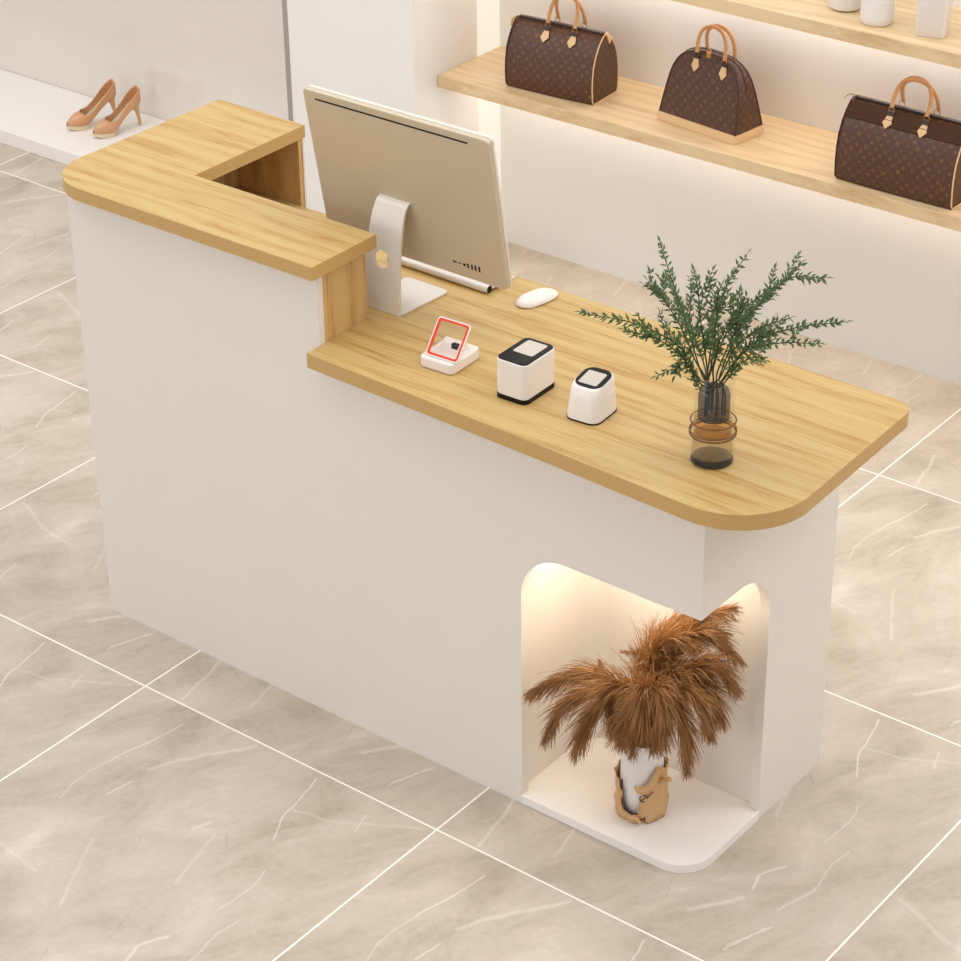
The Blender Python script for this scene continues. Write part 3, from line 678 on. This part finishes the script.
PLUMES=[
[[1.427,0.11,0.17],[1.445,0.08,0.275],[1.457,0.04,0.335],[1.461,0.01,0.328],[1.458,-0.0,0.269]],
[[1.427,0.11,0.17],[1.466,0.07,0.298],[1.505,0.03,0.367],[1.533,0.0,0.366],[1.54,-0.01,0.298]],
[[1.427,0.11,0.17],[1.463,0.06,0.309],[1.489,0.02,0.373],[1.489,0.0,0.356],[1.489,-0.01,0.265]],
[[1.427,0.11,0.17],[1.418,0.09,0.302],[1.367,0.05,0.361],[1.291,0.02,0.336],[1.234,0.0,0.288]],
[[1.427,0.11,0.17],[1.427,0.07,0.305],[1.382,0.03,0.345],[1.326,-0.01,0.307],[1.291,-0.03,0.217]],
[[1.427,0.11,0.17],[1.439,0.06,0.304],[1.413,0.02,0.34],[1.389,-0.02,0.299],[1.366,-0.03,0.214]],
[[1.427,0.11,0.17],[1.443,0.11,0.301],[1.466,0.13,0.409],[1.514,0.16,0.49],[1.584,0.18,0.538]],
[[1.427,0.11,0.17],[1.454,0.1,0.312],[1.489,0.12,0.424],[1.55,0.14,0.492],[1.627,0.14,0.459]],
[[1.427,0.11,0.17],[1.466,0.09,0.31],[1.528,0.09,0.416],[1.594,0.1,0.462],[1.648,0.1,0.42]],
[[1.427,0.11,0.17],[1.48,0.07,0.311],[1.537,0.05,0.4],[1.61,0.03,0.42],[1.646,0.02,0.359]],
[[1.427,0.11,0.17],[1.481,0.06,0.318],[1.542,0.03,0.39],[1.6,0.0,0.374],[1.619,-0.01,0.282]],
[[1.427,0.11,0.17],[1.458,0.06,0.307],[1.46,0.02,0.384],[1.438,-0.01,0.392],[1.442,-0.02,0.304]],
[[1.427,0.11,0.17],[1.476,0.05,0.321],[1.502,0.01,0.408],[1.515,-0.02,0.407],[1.52,-0.03,0.325]],
[[1.427,0.11,0.17],[1.477,0.05,0.314],[1.525,0.01,0.418],[1.561,-0.02,0.416],[1.575,-0.03,0.333]],
[[1.427,0.11,0.17],[1.41,0.13,0.275],[1.4,0.15,0.333],[1.415,0.17,0.401],[1.469,0.19,0.47]],
[[1.427,0.11,0.17],[1.381,0.12,0.256],[1.341,0.13,0.265],[1.307,0.15,0.269],[1.29,0.16,0.301]],
[[1.427,0.11,0.17],[1.429,0.12,0.301],[1.421,0.14,0.348],[1.387,0.16,0.359],[1.336,0.17,0.34]],
[[1.427,0.11,0.17],[1.461,0.09,0.308],[1.536,0.08,0.395],[1.606,0.07,0.419],[1.649,0.05,0.378]],
[[1.427,0.11,0.17],[1.451,0.09,0.34],[1.463,0.09,0.405],[1.485,0.1,0.468],[1.548,0.11,0.477]],
[[1.427,0.11,0.17],[1.445,0.1,0.308],[1.462,0.12,0.4],[1.498,0.15,0.458],[1.57,0.17,0.477]],
[[1.427,0.11,0.17],[1.456,0.09,0.306],[1.508,0.08,0.394],[1.558,0.08,0.434],[1.607,0.09,0.459]],
]
pb = thing('pampas_bunch', 'bushy bunch of russet brown dried pampas plumes drooping over the niche vase', 'dried grass', (PX, PY, PZ+.13))
O2 = Vector(pb.location)
def clampv(p):
    p.y = min(p.y, NY+.008-O2.y); p.z = min(p.z, NZ-.006-O2.z); p.x = max(p.x, NX+.008-O2.x); return p
for pi_, pts in enumerate(PLUMES):
    thin = pi_ in (15, 16)
    foot = Vector((PX+random.uniform(-.012, .012), PY+random.uniform(-.012, .012), PZ+.03))
    cp = [foot, Vector((PX+random.uniform(-.015, .015), PY+random.uniform(-.012, .012), PZ+.165))] + [Vector(p) for p in pts[1:]]
    cv = [p-O2 for p in spline(cp, 8)]; n = len(cv)
    bm = bmesh.new(); tube(bm, cv, [.0018-.0013*i/n for i in range(n)], 5); stm = link('plume_stem', bm, M['straw'], pb)
    bm = bmesh.new(); cnt = 130 if thin else 640
    for c in range(cnt):
        t = .30+.70*random.random()**.85 if not thin else .5+.5*random.random()
        f = t*(n-1); i = min(n-2, int(f)); p = cv[i].lerp(cv[i+1], f-i); d0 = (cv[i+1]-cv[i]).normalized()
        q = Matrix.Rotation(random.uniform(0, 2*PI), 3, d0) @ d0.orthogonal().normalized()
        L = (.074*math.sin(PI*min(1, (t-.30)/.70*.78+.22))**.7+.022)*random.uniform(.55, 1.1)*(.42 if thin else 1)
        d = (d0*1.0+q*random.uniform(.22, .62)).normalized(); drop = random.uniform(.5, 1.1) if not thin else .2
        w0 = random.uniform(.0009, .0016); prev = None; pos = p.copy(); NSG = 5
        sd = d.cross(Vector((random.uniform(-1, 1), random.uniform(-1, 1), random.uniform(-1, 1)))).normalized()
        for k in range(NSG+1):
            u = k/NSG; ww = w0*(1-.75*u); a_ = bm.verts.new(clampv(pos+sd*ww)); b_ = bm.verts.new(clampv(pos-sd*ww))
            if prev: bm.faces.new((prev[0], prev[1], b_, a_))
            prev = (a_, b_); dd = d + Vector((0, 0, -1))*drop*u*1.3; pos = pos + dd.normalized()*L/NSG
    link('plume', bm, M['pampas'], stm)

# ---------------------------------------------------------------- handbags
def canvas_loft(name, secs, parent, mat, sharp=50):
    """secs: list of rings (closed lists of 3D points); uv = (arc length, running length)"""
    bm = bmesh.new(); uvl = bm.loops.layers.uv.new('UVMap'); rings = [[bm.verts.new(p) for p in s] for s in secs]; n = len(rings[0])
    def arc(s):
        o = [0]
        for i in range(n): o.append(o[-1]+(Vector(s[(i+1) % n])-Vector(s[i])).length)
        return o
    run = 0
    for i in range(len(secs)-1):
        A = arc(secs[i]); nx = run+(Vector(secs[i+1][0])-Vector(secs[i][0])).length
        for j in range(n):
            f = bm.faces.new((rings[i][j], rings[i][(j+1) % n], rings[i+1][(j+1) % n], rings[i+1][j]))
            for lp, uv in zip(f.loops, ((A[j], run), (A[j+1], run), (A[j+1], nx), (A[j], nx))): lp[uvl].uv = (uv[1], uv[0])
        run = nx
    for rg in (rings[0], rings[-1]):
        f = bm.faces.new(rg)
        for lp in f.loops: lp[uvl].uv = (lp.vert.co.y, lp.vert.co.z)
    return link(name, bm, mat, parent, smooth=True)
def handle(parent, x0, x1, y, z0, htop, lean, name='handle'):
    xm = (x0+x1)/2; hw = (x1-x0)/2; pts = []
    for i in range(17):
        a = PI*i/16; s = math.sin(a)**.75; pts.append((xm-hw*math.cos(a)*(1+.16*math.sin(a)), y+lean*s, z0+(htop-z0)*s))
    bm = bmesh.new(); tube(bm, pts, .0052, 10); h = link(name, bm, M['tan'], parent, smooth=True); return h
def ringloop(parent, x, y, z, r=.008):
    bm = bmesh.new(); tube(bm, [(x+r*math.cos(q), y, z+r*1.2*math.sin(q)) for q in [2*PI*i/14 for i in range(14)]], .0012, 6, closed=True); link('ring', bm, M['brass'], parent, smooth=True)
def tab(parent, x, yz, L=.044, w_=.013):
    """leather tab lying on the bag's face; yz(s) gives (y, z) a distance s below the handle foot"""
    bm = bmesh.new(); rows = []
    for s, ww in ((0, .55), (.012, .6), (.030, 1.0), (.044, 0.08)):
        y, z = yz(s*L/.044); rows.append([bm.verts.new((x-w_*ww, y, z)), bm.verts.new((x+w_*ww, y, z)), bm.verts.new((x+w_*ww, y+.003, z)), bm.verts.new((x-w_*ww, y+.003, z))])
    for a, b in zip(rows, rows[1:]):
        for j in range(4): bm.faces.new((a[j], a[(j+1) % 4], b[(j+1) % 4], b[j]))
    bm.faces.new(rows[0]); bm.faces.new(rows[-1][::-1]); tb = link('handle_tab', bm, M['tan_light'], parent)
    bm = bmesh.new(); y0, z0 = yz(0); y1, z1 = yz(.009)
    vs = [bm.verts.new(v) for v in ((x-.0078, y0-.0015, z0+.004), (x+.0078, y0-.0015, z0+.004), (x+.0078, y1-.0015, z1), (x-.0078, y1-.0015, z1), (x-.0078, y0+.003, z0+.004), (x+.0078, y0+.003, z0+.004), (x+.0078, y1+.003, z1), (x-.0078, y1+.003, z1))]
    for f in ((0, 1, 2, 3), (4, 7, 6, 5), (0, 4, 5, 1), (3, 2, 6, 7), (0, 3, 7, 4), (1, 5, 6, 2)): bm.faces.new([vs[i] for i in f])
    link('dark_keeper', bm, M['dark_leather'], tb)
def half_profile(D, H, n=9):
    # half outline from bottom centre front to top: (y, z)
    base = [(-D*.44, .0), (-D*.49, .010), (-D*.51, .045*H/.2), (-D*.505, .08*H/.2), (-D*.46, .118*H/.2), (-D*.37, .148*H/.2), (-D*.25, .174*H/.2), (-D*.12, .192*H/.2), (0, H)]
    return base
def speedy(name, label, L, D, H, loc, rz, hx, hz, group, top_shade=False, strap=False):
    root = thing(name, label, 'handbag', loc, rz, group)
    hp = half_profile(D, H); prof = [tuple(p) for p in hp] + [(-y, z) for y, z in reversed(hp[:-1])]
    pr_ = prof
    secs = []
    for i in range(13):
        t = i/12; x = -L/2+L*t; e = 1-.028*(abs(2*t-1)**6); sag = -.004*math.sin(PI*t)
        secs.append([(x, y*e*(1+.03*math.sin(PI*t)), z*(1 if z < H*.5 else e)+(sag if z > H*.6 else 0)) for y, z in pr_])
    canvas_loft('canvas_body', secs, root, M['mono'])
    for s in (-1, 1):
        bm = bmesh.new(); tube(bm, [(s*(L/2+.0005), y*.975, z*.985+.002) for y, z in pr_], .0022, 6, closed=True); link('piping', bm, M['tan_light'] if s > 0 else M['dark_leather'], root, smooth=True)
    bm = bmesh.new(); box(bm, -L/2+.004, L/2-.004, -.006, .006, H-.006, H+.0015); link('zipper', bm, M['dark_leather'], root, bevel=.001)
    for s in (-1, 1):
        bm = bmesh.new(); prism(bm, [(-.014, H-.004), (.014, H-.004), (.020, H-.030), (-.020, H-.030)] if False else [(-.006, H+.001), (.006, H+.001), (.024, H-.022), (.016, H-.034), (.004, H-.012)], s*L/2-.001, s*L/2+.005, 'yz'); link('end_tab', bm, M['tan_light'], root)
    def face(s_, side):
        # walk down the front outline from near the top
        pts = [(-D*.12, .192*H/.2), (-D*.25, .174*H/.2), (-D*.37, .148*H/.2), (-D*.46, .118*H/.2), (-D*.505, .08*H/.2)]
        acc = 0; s_ = s_+.004
        for a, b in zip(pts, pts[1:]):
            l_ = math.hypot(b[0]-a[0], b[1]-a[1])
            if s_ <= acc+l_: f = (s_-acc)/l_; return (a[0]+(b[0]-a[0])*f-.0048, a[1]+(b[1]-a[1])*f+.001)
            acc += l_
        return (pts[-1][0]-.005, pts[-1][1])
    for x in hx: tab(root, x, lambda s_: face(s_, 1))
    y0, z0 = face(0, 1)
    for x in hx:
        ringloop(root, x, y0-.001, z0+.008)
        ringloop(root, x, -y0+.001, z0+.008)
    handle(root, hx[0], hx[1], y0-.001, z0+.014, hz, .034)
    handle(root, hx[0]+.004, hx[1]+.004, -y0+.001, z0+.014, hz-.003, -.029)
    if top_shade:  # thin overlay strip, shade on the upper slope put into its colour
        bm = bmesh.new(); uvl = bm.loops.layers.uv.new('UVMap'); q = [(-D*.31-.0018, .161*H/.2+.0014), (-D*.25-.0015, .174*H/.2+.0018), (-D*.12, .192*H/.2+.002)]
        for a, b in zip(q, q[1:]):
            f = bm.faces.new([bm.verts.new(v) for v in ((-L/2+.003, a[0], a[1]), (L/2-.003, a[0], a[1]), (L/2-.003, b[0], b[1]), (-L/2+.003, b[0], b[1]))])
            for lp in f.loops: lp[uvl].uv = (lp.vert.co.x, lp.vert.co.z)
        tp = link('top_shade', bm, M['canvas_shade'], root); sm = tp.modifiers.new('thick', 'SOLIDIFY'); sm.thickness = .0012
    if strap:
        bm = bmesh.new(); tube(bm, spline([(-L/2+.01, 0, H+.001), (-L/2-.012, -.004, H+.002), (-L/2-.026, -.008, H-.012)], 5), .0016, 6, flat=.5); link('zip_pull', bm, M['dark_leather'], root)
    else:
        bm = bmesh.new(); prism(bm, rounded([(-L/2-.004, H-.002, .004), (-L/2-.018, H-.010, .004), (-L/2-.024, H-.034, .003), (-L/2-.014, H-.034, .003)], 3), -.008, .004, 'xz'); link('zip_pull', bm, M['tan'], root)
    return root
SZ = .632
speedy('duffel_handbag', 'brown monogram duffel handbag at the left end of the lower shelf', .286, .138, .191, (-.166, 2.000, SZ), math.radians(4), (-.030, .058), .280, 'brown monogram handbags', False, False)
speedy('duffel_handbag', 'larger brown monogram duffel handbag at the right edge with shaded top band', .336, .150, .206, (.948, 1.976, SZ), math.radians(-.5), (-.045, .055), .290, 'brown monogram handbags', True, True)

# domed handbag
dm = thing('domed_handbag', 'brown monogram domed handbag with natural leather base in the middle of the shelf', 'handbag', (.320, 2.020, SZ), math.radians(-7), 'brown monogram handbags')
L, D, H = .276, .120, .212
outl = [(-L/2, 0), (-L/2+.002, .022), (-L/2+.008, .070), (-L/2+.014, .115), (-L/2+.022, .150), (-L/2+.036, .178), (-L/2+.058, .197), (-L/2+.092, .208), (0, .2125)]
outl = outl + [(-x, z) for x, z in reversed(outl[:-1])]
outl = [(p.x, p.z) for p in spline([(x, 0, z) for x, z in outl], 3)]
bot, base_h = 0, .020
secs = []
def yprof(v):   # half depth at height z
    return D/2*(1-.76*(v/H)**1.1)
for k in range(9):
    t = -1+2*k/8; ring_ = []
    for x, z in outl:
        e = 1-.02*abs(t)**4; ring_.append((x*e, t*yprof(z), max(base_h, z*e)))
    secs.append(ring_)
cbod = canvas_loft('canvas_body', secs, dm, M['mono'])
ul = cbod.data.uv_layers[0].data
for lp in cbod.data.loops:
    q = cbod.data.vertices[lp.vertex_index].co; ul[lp.index].uv = (q.x+q.y*1.0, q.z)
for s in (-1, 1):
    bm = bmesh.new(); tube(bm, [(x*.985, s*yprof(z), z*.985) for x, z in outl if z > base_h], .0020, 6); link('piping', bm, M['dark_leather'], dm, smooth=True)
def lev(z): return (L*(1-.05*z/.1)+.002, yprof(z)*2+.004, .008, 0, z, 0)
link('leather_base', tapered([(L+.006, D+.008, .010, 0, .0004, 0), (L+.006, D+.007, .010, 0, .010, 0), (L+.000, D+.002, .010, 0, .0225, 0)]), M['tan_light'], dm, smooth=True)
bm = bmesh.new(); tube(bm, [(x, 0, z+.001) for x, z in outl if z > .12], .0035, 6, flat=.5); link('zipper', bm, M['dark_leather'], dm, smooth=True)
fy = lambda s_: (-yprof(.200-s_)-.0030, .197-s_)
for x in (-.038, .058):
    tab(dm, x, fy, w_=.0125); ringloop(dm, x, -yprof(.2)-.003, .199); ringloop(dm, x, yprof(.2)+.003, .199)
handle(dm, -.038, .058, -yprof(.2)-.003, .205, .284, .010); handle(dm, -.036, .060, yprof(.2)+.003, .205, .281, -.010)
link('padlock', B(-.008, .008, -yprof(.2)-.001, -yprof(.2)+.006, .196, .212), M['brass'], dm, bevel=.002)
bm = bmesh.new(); tube(bm, [(.007*math.cos(q), -yprof(.2)+.002, .212+.010*math.sin(q)) for q in [PI*i/10 for i in range(11)]], .0014, 6); link('padlock_shackle', bm, M['brass'], dm)

# ---------------------------------------------------------------- white vases on the upper shelf
ZU = 1.0507
def pot(name, label, x, y, prof, sq=0, rz=0):
    bm = bmesh.new()
    if sq:
        levels = []
        for r, z in prof: levels.append((r*2, r*2*.9, r*sq, 0, z, 0))
        o = link(name, tapered(levels, 4), M['ceramic'], smooth=True)
    else:
        lathe(bm, prof, n=40); o = link(name, bm, M['ceramic'], smooth=True)
    o.location = (x, y, ZU); o.rotation_euler = (0, 0, rz)
    return tag(o, label, 'vase', 'white vases on the upper shelf')
pot('bowl_vase', 'small round white vase, leftmost on the upper shelf', .722, 2.002, [(0, .0), (.030, .0), (.040, .006), (.046, .03), (.047, .06), (.040, .09), (.024, .10), (.022, .12), (.018, .12), (.02, .1), (0, .09)])
pot('cylinder_vase', 'white cylindrical vase second from the left on the upper shelf', .838, 1.957, [(0, 0), (.036, 0), (.041, .006), (.042, .02), (.041, .14), (.037, .15), (.034, .148), (.034, .02), (0, .02)])
pot('square_vase', 'white square-sided vase nearest the right edge on the upper shelf', .990, 1.965, [(.033, .0), (.036, .004), (.041, .15)], .25, .25)
